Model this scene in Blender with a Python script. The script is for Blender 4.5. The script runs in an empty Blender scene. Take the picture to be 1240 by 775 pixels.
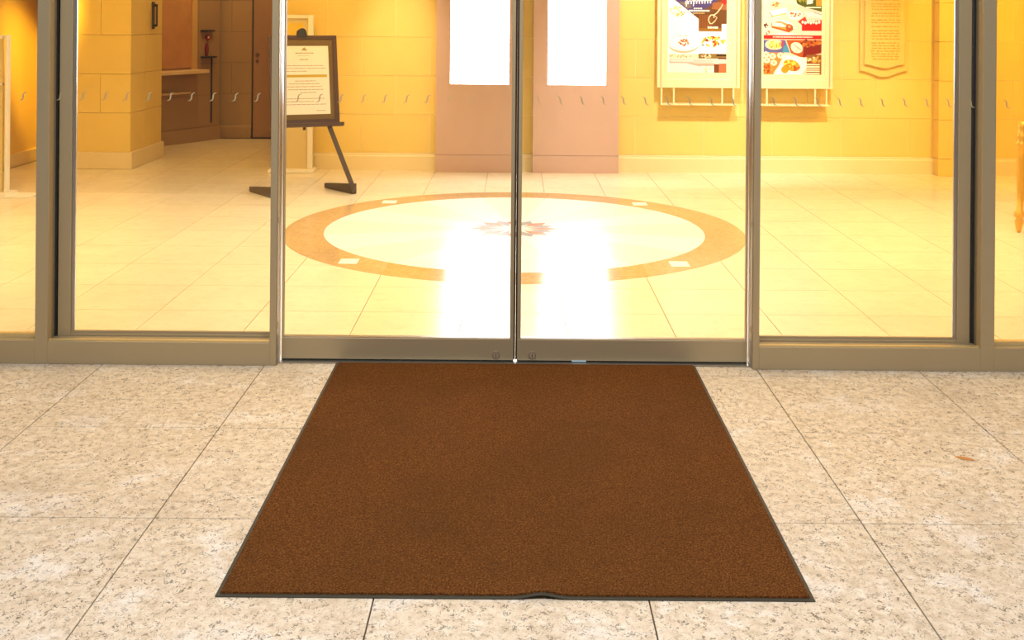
import bpy, bmesh, math, random
import numpy as np
from mathutils import Vector, Matrix

random.seed(7)
rng = np.random.default_rng(7)
scene = bpy.context.scene
COL = scene.collection
PI = math.pi

# ------------------------------------------------------------------ camera
F_PX, CAM_H, ROLL = 1320.0, 1.45, 0.0082
cam_data = bpy.data.cameras.new('camera')
cam_data.sensor_fit = 'HORIZONTAL'
cam_data.sensor_width = 36.0
cam_data.lens = 36.0 * F_PX / 1240.0
cam_data.shift_x = -(625.0 - 620.0) / 1240.0
cam_data.shift_y = (21.0 - 387.5) / 1240.0
cam_data.clip_start = 0.05
cam = bpy.data.objects.new('camera', cam_data)
COL.objects.link(cam)
cam.location = (0, 0, CAM_H)
cam.rotation_euler = (PI / 2, -ROLL, 0)
scene.camera = cam

# ------------------------------------------------------------------ world, exposure
world = bpy.data.worlds.new('night')
scene.world = world
world.use_nodes = True
world.node_tree.nodes['Background'].inputs[0].default_value = (1.0, 0.93, 0.82, 1)
world.node_tree.nodes['Background'].inputs[1].default_value = 0.16
scene.view_settings.view_transform = 'Standard'
scene.view_settings.look = 'None'
scene.view_settings.exposure = 0.0
scene.view_settings.gamma = 1.0
scene.view_settings.use_curve_mapping = False
scene.cycles.use_denoising = True
scene.cycles.max_bounces = 10
scene.cycles.diffuse_bounces = 5
scene.cycles.glossy_bounces = 5
scene.cycles.transparent_max_bounces = 16
scene.cycles.sample_clamp_indirect = 8.0


def area_light(name, loc, target, sx, sy, power, color, spread=PI):
    d = bpy.data.lights.new(name, 'AREA')
    d.shape = 'RECTANGLE'
    d.size, d.size_y = sx, sy
    d.energy = power
    d.color = color
    d.spread = spread
    o = bpy.data.objects.new(name, d)
    COL.objects.link(o)
    o.location = loc
    v = Vector(target) - Vector(loc)
    o.rotation_euler = v.to_track_quat('-Z', 'Y').to_euler()
    return o


def spot_light(name, loc, target, power, color, angle, blend=0.8, size=0.06):
    d = bpy.data.lights.new(name, 'SPOT')
    d.energy = power
    d.color = color
    d.spot_size = math.radians(angle)
    d.spot_blend = blend
    d.shadow_soft_size = size
    o = bpy.data.objects.new(name, d)
    COL.objects.link(o)
    o.location = loc
    v = Vector(target) - Vector(loc)
    o.rotation_euler = v.to_track_quat('-Z', 'Y').to_euler()
    return o


AMBER = (1.0, 0.56, 0.05)
CREAM = (1.0, 0.84, 0.56)
SPOTC = (1.0, 0.86, 0.76)
# lobby ceiling lamps, and an added fill just inside the doors
area_light('lobby_light_a', (0.1, 7.0, 2.95), (0.1, 7.0, 0), 2.6, 3.0, 44, CREAM, 1.75)
area_light('lobby_light_b', (-3.2, 7.0, 2.95), (-3.2, 7.0, 0), 1.8, 3.2, 42, (1.0, 0.78, 0.42), 1.75)
area_light('lobby_light_c', (3.6, 7.0, 2.95), (3.6, 7.0, 0), 1.8, 3.4, 52, (1.0, 0.78, 0.40), 1.75)
area_light('paving_warm_fill', (0.0, 5.15, 2.95), (0.0, 5.15, 0), 4.2, 0.4, 74, (1.0, 0.70, 0.30))  # added fill, no real fixture: spills warm light onto the paving outside
# wall washers aimed at the back wall, and two added left-wall fills
spot_light('wall_spot_a', (-1.08, 9.1, 2.9), (-1.08, 10.3, 1.05), 150, SPOTC, 32, 1.0)
spot_light('wall_spot_b', (1.45, 8.1, 2.9), (1.50, 10.3, 0.85), 350, SPOTC, 58, 0.7)
spot_light('wall_spot_c', (2.60, 8.1, 2.9), (2.60, 10.3, 0.90), 310, SPOTC, 52, 0.9)
spot_light('left_wall_fill_a', (-3.6, 8.8, 2.9), (-4.74, 10.72, 0.75), 1000, AMBER, 22, 0.9)  # added amber fill to brighten the left side wall past the column
spot_light('wall_spot_e', (-1.7, 8.2, 2.9), (-1.7, 10.3, 0.9), 160, AMBER, 62, 0.9)
spot_light('wall_spot_f', (4.3, 8.2, 2.9), (4.3, 10.3, 0.8), 330, AMBER, 66, 0.9)
spot_light('wall_spot_g', (-3.9, 8.0, 2.9), (-3.9, 10.2, 0.9), 100, AMBER, 50, 0.9)
spot_light('left_wall_fill_b', (-3.9, 11.9, 2.9), (-4.74, 10.8, 0.9), 380, AMBER, 40, 0.9)  # added unseen fill behind the column, evens out the left side wall
# corridor lamp
area_light('corridor_light', (-3.0, 11.9, 2.9), (-3.2, 11.9, 0), 0.5, 0.5, 22, (1.0, 0.68, 0.30))
# entrance canopy lamps outside
area_light('canopy_light', (0.0, 1.1, 3.1), (0.0, 1.7, 0), 5.5, 1.6, 205, (0.96, 0.97, 1.0))


# ------------------------------------------------------------------ materials
def lin(c):
    return tuple(((v / 255.0) / 12.92 if v / 255.0 <= 0.04045 else ((v / 255.0 + 0.055) / 1.055) ** 2.4) for v in c)


class NT:
    def __init__(self, name):
        self.m = bpy.data.materials.new(name)
        self.m.use_nodes = True
        self.t = self.m.node_tree
        self.p = self.t.nodes['Principled BSDF']
        self.out = self.t.nodes['Material Output']

    def n(self, kind, **kw):
        nd = self.t.nodes.new(kind)
        for k, v in kw.items():
            setattr(nd, k, v)
        return nd

    def l(self, a, b):
        self.t.links.new(a, b)

    def noise(self, scale, detail=2.0, rough=0.5, dist=0.0, vec=None):
        nd = self.n('ShaderNodeTexNoise')
        nd.inputs['Scale'].default_value = scale
        nd.inputs['Detail'].default_value = detail
        nd.inputs['Roughness'].default_value = rough
        nd.inputs['Distortion'].default_value = dist
        if vec is not None:
            self.l(vec, nd.inputs['Vector'])
        return nd.outputs['Fac']

    def ramp(self, fac, stops, interp='LINEAR'):
        nd = self.n('ShaderNodeValToRGB')
        nd.color_ramp.interpolation = interp
        els = nd.color_ramp.elements
        while len(els) < len(stops):
            els.new(0.5)
        for e, (pos, c) in zip(els, stops):
            e.position = pos
            e.color = (c[0], c[1], c[2], 1) if not isinstance(c, (int, float)) else (c, c, c, 1)
        self.l(fac, nd.inputs['Fac'])
        return nd.outputs['Color']

    def mix(self, fac, a, b, mode='MIX'):
        nd = self.n('ShaderNodeMix', data_type='RGBA', blend_type=mode)
        for sock, v in ((nd.inputs[0], fac), (nd.inputs[6], a), (nd.inputs[7], b)):
            if isinstance(v, (int, float)):
                sock.default_value = v
            elif isinstance(v, tuple):
                sock.default_value = (v[0], v[1], v[2], 1)
            else:
                self.l(v, sock)
        return nd.outputs[2]

    def math(self, op, a, b=0.0):
        nd = self.n('ShaderNodeMath', operation=op)
        for i, v in enumerate((a, b)):
            if isinstance(v, (int, float)):
                nd.inputs[i].default_value = v
            else:
                self.l(v, nd.inputs[i])
        return nd.outputs[0]

    def pos(self):
        return self.n('ShaderNodeNewGeometry').outputs['Position']

    def bump(self, h, strength, dist=0.002):
        nd = self.n('ShaderNodeBump')
        nd.inputs['Strength'].default_value = strength
        nd.inputs['Distance'].default_value = dist
        self.l(h, nd.inputs['Height'])
        self.l(nd.outputs[0], self.p.inputs['Normal'])

    def base(self, c):
        if isinstance(c, tuple):
            self.p.inputs['Base Color'].default_value = (c[0], c[1], c[2], 1)
        else:
            self.l(c, self.p.inputs['Base Color'])

    def set(self, **kw):
        for k, v in kw.items():
            self.p.inputs[k.replace('_', ' ')].default_value = v
        return self


def simple(name, c, rough=0.5, metal=0.0, var=0.12, scale=40.0, spec=0.5):
    t = NT(name)
    n = t.noise(scale, 3)
    t.base(t.mix(n, tuple(v * (1 - var) for v in c), tuple(min(1.0, v * (1 + var)) for v in c)))
    t.set(Roughness=rough, Metallic=metal)
    t.p.inputs['Specular IOR Level'].default_value = spec
    return t.m


def stone_wall(name, c, rough=0.55):
    t = NT(name)
    p = t.pos()
    oi = t.n('ShaderNodeObjectInfo').outputs['Random']
    a = t.noise(3.0, 4, 0.6, 0.3, p)
    b = t.noise(60.0, 3, 0.6, 0, p)
    col = t.mix(a, tuple(v * 0.90 for v in c), tuple(min(1, v * 1.08) for v in c))
    col = t.mix(t.math('MULTIPLY', b, 0.25), col, tuple(v * 0.75 for v in c))
    col = t.mix(t.math('MULTIPLY', oi, 0.18), col, tuple(v * 0.82 for v in c))
    t.base(col)
    t.set(Roughness=rough)
    t.bump(b, 0.15, 0.002)
    return t.m


def granite():
    t = NT('speckled_granite')
    p = t.pos()
    oi = t.n('ShaderNodeObjectInfo').outputs['Random']
    base = t.ramp(t.noise(30, 4, 0.65, 0.5, p), [(0.30, (0.57, 0.445, 0.305)), (0.5, (0.73, 0.605, 0.455)), (0.70, (0.83, 0.735, 0.60))])
    patch = t.ramp(t.noise(4.5, 5, 0.7, 0.2, p), [(0.54, 0.0), (0.66, 1.0)])
    base = t.mix(t.math('MULTIPLY', patch, 0.48), base, (0.94, 0.92, 0.90))
    fine = t.noise(150, 3, 0.7, 0, p)
    base = t.mix(t.math('MULTIPLY', t.ramp(fine, [(0.48, 0.0), (0.66, 1.0)]), 0.40), base, (0.42, 0.32, 0.23))
    # small curved dark flecks
    dens = t.ramp(t.noise(7, 2, 0.5, 0, p), [(0.35, 0.55), (0.6, 1.0)])
    for sc_, sh_ in ((50, 0.0), (63, 7.3)):
        mp = t.n('ShaderNodeMapping')
        mp.inputs['Scale'].default_value = (1.0, 0.85, 1.0)
        mp.inputs['Location'].default_value = (sh_, sh_ * 0.7, 0)
        t.l(p, mp.inputs['Vector'])
        f = t.noise(sc_, 1.0, 0.5, 1.3, mp.outputs[0])
        band = t.math('ABSOLUTE', t.math('SUBTRACT', f, 0.47))
        fl = t.ramp(band, [(0.0, 1.0), (0.026, 1.0), (0.040, 0.0)])
        mask = t.ramp(t.noise(sc_ * 0.8, 2, 0.6, 0, mp.outputs[0]), [(0.53, 0.0), (0.56, 1.0)])
        fleck = t.math('MULTIPLY', t.math('MULTIPLY', fl, mask), t.math('MULTIPLY', dens, 0.88))
        base = t.mix(fleck, base, (0.11, 0.085, 0.06))
    dirt = t.ramp(t.noise(1.9, 5, 0.7, 0.4, p), [(0.52, 0.0), (0.75, 1.0)])
    base = t.mix(t.math('MULTIPLY', dirt, 0.42), base, (0.36, 0.27, 0.18))
    base = t.mix(t.math('MULTIPLY', oi, 0.10), base, (0.45, 0.38, 0.30))
    t.base(base)
    t.set(Roughness=0.55)
    t.bump(fine, 0.12, 0.001)
    return t.m


def marble(name, c, rough=0.10, var=0.10, vein=0.3):
    t = NT(name)
    p = t.pos()
    oi = t.n('ShaderNodeObjectInfo').outputs['Random']
    a = t.noise(2.2, 5, 0.6, 1.0, p)
    b = t.noise(14, 4, 0.7, 0.5, p)
    col = t.mix(a, tuple(v * (1 - var) for v in c), tuple(min(1, v * (1 + var)) for v in c))
    col = t.mix(t.math('MULTIPLY', t.ramp(b, [(0.5, 0.0), (0.75, 1.0)]), vein), col, tuple(v * 0.72 for v in c))
    col = t.mix(t.math('MULTIPLY', oi, 0.14), col, tuple(v * 0.80 for v in c))
    if vein > 0.6:
        g = t.ramp(t.noise(46, 3, 0.7, 0.6, p), [(0.52, 0.0), (0.66, 1.0)])
        col = t.mix(t.math('MULTIPLY', g, 0.4), col, (0.74, 0.56, 0.32))
    t.base(col)
    t.set(Roughness=rough)
    return t.m


def carpet():
    t = NT('brown_carpet_pile')
    p = t.pos()
    a = t.noise(210, 3, 0.8, 0, p)
    b = t.noise(2.2, 5, 0.65, 0.3, p)
    c = t.noise(60, 3, 0.7, 0, p)
    col = t.ramp(a, [(0.34, (0.030, 0.0105, 0.0022)), (0.50, (0.125, 0.042, 0.0075)), (0.66, (0.30, 0.115, 0.026))])
    col = t.mix(t.math('MULTIPLY', c, 0.35), col, (0.100, 0.034, 0.006))
    col = t.mix(t.math('MULTIPLY', t.ramp(b, [(0.42, 0.0), (0.72, 1.0)]), 0.45), col, (0.070, 0.030, 0.007))
    t.base(col)
    t.set(Roughness=0.95)
    t.p.inputs['Specular IOR Level'].default_value = 0.1
    t.bump(a, 0.9, 0.004)
    return t.m


def glass(name, tint=(0.97, 0.975, 0.96)):
    t = NT(name)
    t.t.nodes.remove(t.p)
    tr = t.n('ShaderNodeBsdfTransparent')
    tr.inputs[0].default_value = (*tint, 1)
    gl = t.n('ShaderNodeBsdfGlossy')
    gl.inputs['Roughness'].default_value = 0.0
    g = t.n('ShaderNodeNewGeometry')
    dot = t.n('ShaderNodeVectorMath', operation='DOT_PRODUCT')
    t.l(g.outputs['Normal'], dot.inputs[0])
    t.l(g.outputs['Incoming'], dot.inputs[1])
    k = t.math('SUBTRACT', 1.0, t.math('ABSOLUTE', dot.outputs['Value']))
    fr = t.math('ADD', t.math('MULTIPLY', t.math('POWER', k, 5.0), 0.96), 0.04)
    mx = t.n('ShaderNodeMixShader')
    t.l(fr, mx.inputs[0])
    t.l(tr.outputs[0], mx.inputs[1])
    t.l(gl.outputs[0], mx.inputs[2])
    t.l(mx.outputs[0], t.out.inputs['Surface'])
    return t.m


def emit(name, c, s):
    t = NT(name)
    t.base((0.02, 0.02, 0.02))
    t.p.inputs['Emission Color'].default_value = (*c, 1)
    t.p.inputs['Emission Strength'].default_value = s
    t.set(Roughness=0.2)
    return t.m


def painted(name, rough=0.35):
    t = NT(name)
    at = t.n('ShaderNodeAttribute', attribute_name='print')
    t.base(at.outputs['Color'])
    t.set(Roughness=rough)
    t.p.inputs['Specular IOR Level'].default_value = 0.25
    return t.m


def metal(name, c, rough, metallic=0.85, scale=300):
    t = NT(name)
    n = t.noise(scale, 2, 0.7)
    t.base(t.mix(n, tuple(v * 0.82 for v in c), tuple(min(1, v * 1.15) for v in c)))
    t.set(Roughness=rough, Metallic=metallic)
    return t.m


M = {
    'wall': stone_wall('cream_stone', (0.87, 0.63, 0.165)),
    'joint': simple('pale_mortar', (0.93, 0.80, 0.42), 0.9, var=0.05),
    'base_stone': stone_wall('pale_base_stone', (0.86, 0.70, 0.36)),
    'corridor': stone_wall('brown_stone', (0.40, 0.25, 0.11)),
    'granite': granite(),
    'grout': simple('grey_grout', (0.12, 0.09, 0.065), 0.9),
    'marble': marble('cream_marble', (0.80, 0.70, 0.49), 0.22, 0.14, 0.45),
    'marble_joint': simple('tan_marble_joint', (0.22, 0.14, 0.06), 0.8),
    'ring': marble('ochre_marble', (0.52, 0.32, 0.13), 0.16, 0.30, 0.8),
    'disc_a': marble('ivory_marble', (0.90, 0.89, 0.85), 0.22, 0.03, 0.05),
    'disc_b': marble('pale_grey_marble', (0.78, 0.77, 0.73), 0.22, 0.03, 0.05),
    'rosette_a': marble('rose_marble', (0.42, 0.22, 0.18), 0.22),
    'rosette_b': marble('slate_marble', (0.30, 0.28, 0.34), 0.22),
    'white_inlay': marble('white_inlay', (0.90, 0.89, 0.85), 0.22, 0.02, 0.02),
    'bronze': metal('bronze_anodised', (0.44, 0.35, 0.21), 0.48, 0.5, 220),
    'bronze_side': metal('polished_reveal', (0.48, 0.44, 0.38), 0.32, 0.9),
    'rubber': simple('black_rubber', (0.012, 0.012, 0.011), 0.7),
    'steel': metal('brushed_steel', (0.62, 0.58, 0.50), 0.3),
    'glass': glass('clear_glass'),
    'mark': simple('frosted_mark', (0.47, 0.37, 0.20), 0.6, var=0.02),
    'carpet': carpet(),
    'mat_edge': simple('olive_rubber_edge', (0.045, 0.040, 0.028), 0.6),
    'panel': simple('rose_metal_panel', (0.60, 0.40, 0.31), 0.35, 0.1, 0.05, 5),
    'screen': emit('lit_screen', (0.93, 0.96, 1.0), 15.0),
    'dark_wood': simple('dark_brown_wood', (0.075, 0.030, 0.014), 0.4),
    'mount': simple('olive_mount_board', (0.17, 0.10, 0.030), 0.8),
    'paper': simple('cream_paper', (0.86, 0.80, 0.66), 0.8, var=0.03),
    'ink': simple('brown_print', (0.42, 0.29, 0.16), 0.8),
    'gold_print': simple('gold_print', (0.55, 0.36, 0.02), 0.6),
    'leg_metal': simple('brown_painted_metal', (0.085, 0.055, 0.030), 0.45),
    'black': simple('black_plastic', (0.015, 0.013, 0.012), 0.4),
    'stand': simple('ivory_lacquer', (0.85, 0.78, 0.62), 0.4, var=0.03),
    'stand_panel': simple('straw_acrylic', (0.72, 0.56, 0.25), 0.2, var=0.03),
    'label_yellow': simple('yellow_label', (0.75, 0.50, 0.05), 0.6),
    'frame_cream': simple('cream_lacquer_frame', (0.84, 0.74, 0.42), 0.4, var=0.04),
    'frame_gold': metal('pale_gold', (0.80, 0.62, 0.30), 0.35, 0.6),
    'print': painted('printed_poster'),
    'plaque': simple('gilded_stone', (0.80, 0.55, 0.16), 0.45, var=0.08),
    'plaque_text': simple('gilded_relief', (0.58, 0.37, 0.07), 0.5),
    'gold': metal('gilded_wood', (0.75, 0.42, 0.05), 0.35, 0.5, 30),
    'hatch': simple('orange_veneer', (0.52, 0.25, 0.08), 0.4, var=0.2, scale=9),
    'hatch_frame': simple('tan_frame', (0.62, 0.38, 0.12), 0.4),
    'counter': simple('pale_counter', (0.75, 0.56, 0.30), 0.3),
    'brown_door': simple('brown_door', (0.33, 0.18, 0.085), 0.5, var=0.1),
    'lock': simple('brown_lock', (0.12, 0.06, 0.03), 0.6),
    'red': simple('red_enamel', (0.22, 0.02, 0.02), 0.5),
    'ceiling': simple('white_ceiling', (0.80, 0.74, 0.62), 0.9),
    'facade': simple('grey_facade', (0.35, 0.31, 0.25), 0.7),
    'tape': simple('pale_blue_tape', (0.42, 0.56, 0.62), 0.5),
    'leaf': simple('dry_orange_leaf', (0.55, 0.22, 0.05), 0.7),
    'fruit': simple('gold_knot', (0.6, 0.4, 0.1), 0.5),
}


# ------------------------------------------------------------------ mesh helpers
class MB:
    def __init__(self):
        self.v, self.f = [], []

    def add(self, vs, fs):
        o = len(self.v)
        self.v += [tuple(p) for p in vs]
        self.f += [tuple(i + o for i in f) for f in fs]
        return self

    def box(self, x0, x1, y0, y1, z0, z1, mat=None):
        vs = [(x0, y0, z0), (x1, y0, z0), (x1, y1, z0), (x0, y1, z0), (x0, y0, z1), (x1, y0, z1), (x1, y1, z1), (x0, y1, z1)]
        if mat is not None:
            vs = [mat @ Vector(p) for p in vs]
        return self.add(vs, [(3, 2, 1, 0), (4, 5, 6, 7), (0, 1, 5, 4), (1, 2, 6, 5), (2, 3, 7, 6), (3, 0, 4, 7)])

    def bar(self, a, b, w, h, up=(0, 0, 1)):
        a, b = Vector(a), Vector(b)
        d = (b - a).normalized()
        s = d.cross(Vector(up)).normalized() * (w / 2)
        u = s.cross(d).normalized() * (h / 2)
        vs = [a - s - u, a + s - u, a + s + u, a - s + u, b - s - u, b + s - u, b + s + u, b - s + u]
        return self.add(vs, [(0, 1, 2, 3), (7, 6, 5, 4), (4, 5, 1, 0), (5, 6, 2, 1), (6, 7, 3, 2), (7, 4, 0, 3)])

    def prism(self, pts, z0, z1):
        """polygon in xy, extruded in z"""
        n = len(pts)
        vs = [(p[0], p[1], z0) for p in pts] + [(p[0], p[1], z1) for p in pts]
        fs = [tuple(range(n - 1, -1, -1)), tuple(range(n, 2 * n))]
        fs += [(i, (i + 1) % n, n + (i + 1) % n, n + i) for i in range(n)]
        return self.add(vs, fs)

    def prism_xz(self, pts, y0, y1):
        """polygon in xz (counter-clockwise seen from -y), extruded in y"""
        n = len(pts)
        vs = [(p[0], y0, p[1]) for p in pts] + [(p[0], y1, p[1]) for p in pts]
        fs = [tuple(range(n)), tuple(range(2 * n - 1, n - 1, -1))]
        fs += [(i, n + i, n + (i + 1) % n, (i + 1) % n) for i in range(n)]
        return self.add(vs, fs)

    def lathe(self, prof, c=(0, 0, 0), seg=16):
        vs, fs = [], []
        n = len(prof)
        for r, z in prof:
            for k in range(seg):
                a = 2 * PI * k / seg
                vs.append((c[0] + r * math.cos(a), c[1] + r * math.sin(a), c[2] + z))
        for i in range(n - 1):
            for k in range(seg):
                k2 = (k + 1) % seg
                fs.append((i * seg + k, i * seg + k2, (i + 1) * seg + k2, (i + 1) * seg + k))
        fs.append(tuple(range(seg - 1, -1, -1)))
        fs.append(tuple((n - 1) * seg + k for k in range(seg)))
        return self.add(vs, fs)

    def tube_y(self, cx, cz, y0, y1, r, seg=16):
        vs = [(cx + r * math.cos(2 * PI * k / seg), y, cz + r * math.sin(2 * PI * k / seg)) for y in (y0, y1) for k in range(seg)]
        fs = [tuple(range(seg)), tuple(range(2 * seg - 1, seg - 1, -1))]
        fs += [(k, seg + k, seg + (k + 1) % seg, (k + 1) % seg) for k in range(seg)]
        return self.add(vs, fs)

    def mesh(self, name, mat):
        me = bpy.data.meshes.new(name)
        me.from_pydata(self.v, [], self.f)
        bm = bmesh.new()
        bm.from_mesh(me)
        bmesh.ops.recalc_face_normals(bm, faces=bm.faces)
        bm.to_mesh(me)
        bm.free()
        me.materials.append(mat)
        return me

    def build(self, name, mat, parent=None, bevel=0.0, smooth=False, loc=(0, 0, 0)):
        me = self.mesh(name, mat)
        if smooth:
            for p in me.polygons:
                p.use_smooth = True
        o = bpy.data.objects.new(name, me)
        COL.objects.link(o)
        o.parent = parent
        o.location = loc
        if bevel:
            b = o.modifiers.new('edge', 'BEVEL')
            b.width = bevel
            b.segments = 2
            b.limit_method = 'ANGLE'
        return o


def tag(o, label=None, cat=None, group=None, kind=None):
    if label:
        o['label'] = label
    if cat:
        o['category'] = cat
    if group:
        o['group'] = group
    if kind:
        o['kind'] = kind
    return o


def empty(name, loc=(0, 0, 0), rz=0.0):
    o = bpy.data.objects.new(name, None)
    COL.objects.link(o)
    o.location = loc
    o.rotation_euler = (0, 0, rz)
    return o


def B(*a):
    return MB().box(*a)


# ------------------------------------------------------------------ geometry of the place
RW = 10.30          # back wall face
FRONT = 4.51        # facade front plane
CEIL = 3.0
LWX, RWX = -4.74, 5.2

# ---- outdoor pavement: tiles with open joints over a grout bed
pav = MB().box(-5.2, 5.2, 0.2, 4.545, -0.10, -0.006).build('pavement', M['grout'])
tag(pav, 'speckled cream granite paving outside the glass doors', 'pavement', kind='structure')
xs = [-5.05, -4.38, -3.71, -3.04, -2.37, -1.699, -1.030, -0.343, 0.343, 1.008, 1.676, 2.345, 3.015, 3.685, 4.355, 5.05]
ys = [0.38, 1.07, 1.76, 2.45, 3.138, 3.828, 4.43, 4.545]
for i in range(len(xs) - 1):
    for j in range(len(ys) - 1):
        g = 0.0022
        z = random.uniform(-0.0006, 0.0006)
        MB().box(xs[i] + g, xs[i + 1] - g, ys[j] + g, ys[j + 1] - g, -0.02, z).build('tile', M['granite'], pav)

# ---- indoor floor
fl = MB().box(LWX - 0.2, RWX + 0.2, 4.56, 13.1, -0.10, -0.004).build('floor', M['marble_joint'])
tag(fl, 'polished cream marble lobby floor behind the glass', 'floor', kind='structure')
CX, CY, R_OUT, R_IN = 0.0, 7.48, 1.555, 1.29
fx = [-0.25 + 0.495 * k for k in range(-9, 12)]
fy = [4.56, 4.851] + [5.346 + 0.495 * k for k in range(0, 16)]


def clip_tile(x0, x1, y0, y1):
    pts = []
    n = 14
    corners = [(x0, y0), (x1, y0), (x1, y1), (x0, y1)]
    inside = 0
    for c in range(4):
        a, b = corners[c], corners[(c + 1) % 4]
        for k in range(n):
            p = (a[0] + (b[0] - a[0]) * k / n, a[1] + (b[1] - a[1]) * k / n)
            pts.append(p)
    rr = R_OUT + 0.002
    out = []
    for p in pts:
        dx, dy = p[0] - CX, p[1] - CY
        d = math.hypot(dx, dy)
        if d < rr:
            inside += 1
            p = (CX + dx / d * rr, CY + dy / d * rr)
        out.append(p)
    if inside == 0:
        return corners
    if inside >= len(pts) - 1:
        return None
    res = []
    for p in out:
        if not res or math.hypot(p[0] - res[-1][0], p[1] - res[-1][1]) > 1e-5:
            res.append(p)
    return res


count = 0
for i in range(len(fx) - 1):
    for j in range(len(fy) - 1):
        g = 0.0020
        x0, x1, y0, y1 = fx[i] + g, fx[i + 1] - g, fy[j] + g, fy[j + 1] - g
        x0, x1 = max(x0, LWX), min(x1, RWX)
        if y0 > 10.2 and not (-4.75 < x0 < -2.2):
            continue
        if x1 - x0 < 0.05:
            continue
        poly = clip_tile(x0, x1, y0, y1)
        if poly is None:
            continue
        MB().prism(poly, -0.02, 0.0).build('tile', M['marble'], fl)
        count += 1

# ---- round medallion set into the floor: ring, sixteen sectors, rosette, inlays
med = empty('floor_medallion', (CX, CY, 0))
tag(med, 'round inlaid marble medallion with ochre ring in the lobby floor', 'medallion')


def arc_poly(r0, r1, a0, a1, n):
    p = [(r1 * math.cos(a0 + (a1 - a0) * k / n), r1 * math.sin(a0 + (a1 - a0) * k / n)) for k in range(n + 1)]
    if r0 < 1e-4:
        return p + [(0, 0)]
    return p + [(r0 * math.cos(a1 + (a0 - a1) * k / n), r0 * math.sin(a1 + (a0 - a1) * k / n)) for k in range(n + 1)]


for k in range(16):
    a0 = 2 * PI * (k - 0.5) / 16
    a1 = a0 + 2 * PI / 16
    MB().prism(arc_poly(R_IN + 0.001, R_OUT, a0 + 0.0003, a1 - 0.0003, 10), -0.02, 0.0003).build('ring_segment', M['ring'], med)
    MB().prism(arc_poly(0.33, R_IN - 0.001, a0 + 0.0008, a1 - 0.0008, 8), -0.02, 0.0003).build('disc_segment', M['disc_a' if k % 2 else 'disc_b'], med)
MB().prism(arc_poly(0, 0.33, 0, 2 * PI * 0.99999, 48)[:-1], -0.02, 0.0002).build('rosette_ground', M['disc_a'], med)
for k in range(16):
    a = 2 * PI * k / 16
    r = 0.315 if k % 2 == 0 else 0.30
    w = 0.052 if k % 2 == 0 else 0.046
    ri = 0.085
    rm = 0.22
    c, s = math.cos(a), math.sin(a)
    loc = [(ri, 0), (rm, -w), (r, 0), (rm, w)]
    MB().prism([(p[0] * c - p[1] * s, p[0] * s + p[1] * c) for p in loc], -0.01, 0.0007).build('rosette_petal', M['rosette_b' if k % 2 else 'rosette_a'], med)
MB().prism([(0.075 * math.cos(2 * PI * k / 8), 0.075 * math.sin(2 * PI * k / 8)) for k in range(8)], -0.01, 0.0007).build('rosette_centre', M['disc_b'], med)
for k in range(4):
    a = PI / 4 + k * PI / 2 + (0.03 if k % 2 == 0 else -0.03)
    cx, cy = 1.425 * math.cos(a), 1.425 * math.sin(a)
    MB().box(cx - 0.055, cx + 0.055, cy - 0.065, cy + 0.065, -0.01, 0.0009).build('inlay_plate', M['white_inlay'], med)

# ---- lobby walls
BLK_W, BLK_H, BASE_H = 0.648, 0.365, 0.159


def block_wall(name, label, x0, x1, y_face, thick, z0, rows, mat, joint_mat, off=-1.459, face_gap=0.0024):
    w = MB().box(x0, x1, y_face + 0.004, y_face + thick, 0, CEIL + 0.1).build(name, joint_mat)
    tag(w, label, 'wall', kind='structure')
    for r in range(rows):
        zb = z0 + r * BLK_H
        zt = min(zb + BLK_H, CEIL)
        start = off + (0 if r % 2 == 0 else -BLK_W / 2)
        k = math.floor((x0 - start) / BLK_W)
        x = start + k * BLK_W
        while x < x1:
            a, b = max(x, x0), min(x + BLK_W, x1)
            if b - a > 0.03:
                MB().box(a + face_gap, b - face_gap, y_face + random.uniform(-0.0006, 0.0006), y_face + 0.03, zb + face_gap, zt - face_gap).build('stone_block', mat, w)
            x += BLK_W
    return w


block_wall('wall_back', 'cream stone block wall at the back of the lobby', -2.27, RWX, RW, 0.3, BASE_H, 8, M['wall'], M['joint'], off=-1.459)


def baseboard(name, label, x0, x1, y, mat, h=BASE_H):
    b = MB()
    pr = [(y, 0), (y - 0.022, 0), (y - 0.022, h - 0.03), (y - 0.014, h - 0.02), (y - 0.014, h - 0.006), (y - 0.008, h), (y, h)]
    n = len(pr)
    vs = [(x0, p[0], p[1]) for p in pr] + [(x1, p[0], p[1]) for p in pr]
    fs = [tuple(range(n)), tuple(range(2 * n - 1, n - 1, -1))] + [(i, n + i, n + (i + 1) % n, (i + 1) % n) for i in range(n)]
    o = b.add(vs, fs).build(name, mat)
    return tag(o, label, 'baseboard', kind='structure')


bb = baseboard('baseboard_back', 'moulded cream stone baseboard along the back wall', -2.27, RWX, RW, M['base_stone'])

lw = MB().box(LWX - 0.2, LWX, 4.62, 13.0, 0, CEIL + 0.1).build('wall_left', M['wall'])
tag(lw, 'plain cream side wall behind the white stand in the lobby', 'wall', kind='structure')
rw = MB().box(RWX, RWX + 0.2, 4.62, 10.6, 0, CEIL + 0.1).build('wall_right', M['wall'])
tag(rw, 'plain cream side wall beyond the gilded table', 'wall', kind='structure')
bl = MB().box(LWX, LWX + 0.02, 4.66, 13.0, 0, 0.12).build('baseboard_left', M['base_stone'])
tag(bl, 'low cream baseboard along the side wall behind the white stand', 'baseboard', kind='structure')
ce = MB().box(LWX - 0.3, RWX + 0.3, 4.62, 13.2, CEIL, CEIL + 0.12).build('ceiling', M['ceiling'])
tag(ce, 'white lobby ceiling above the frame', 'ceiling', kind='structure')

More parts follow.
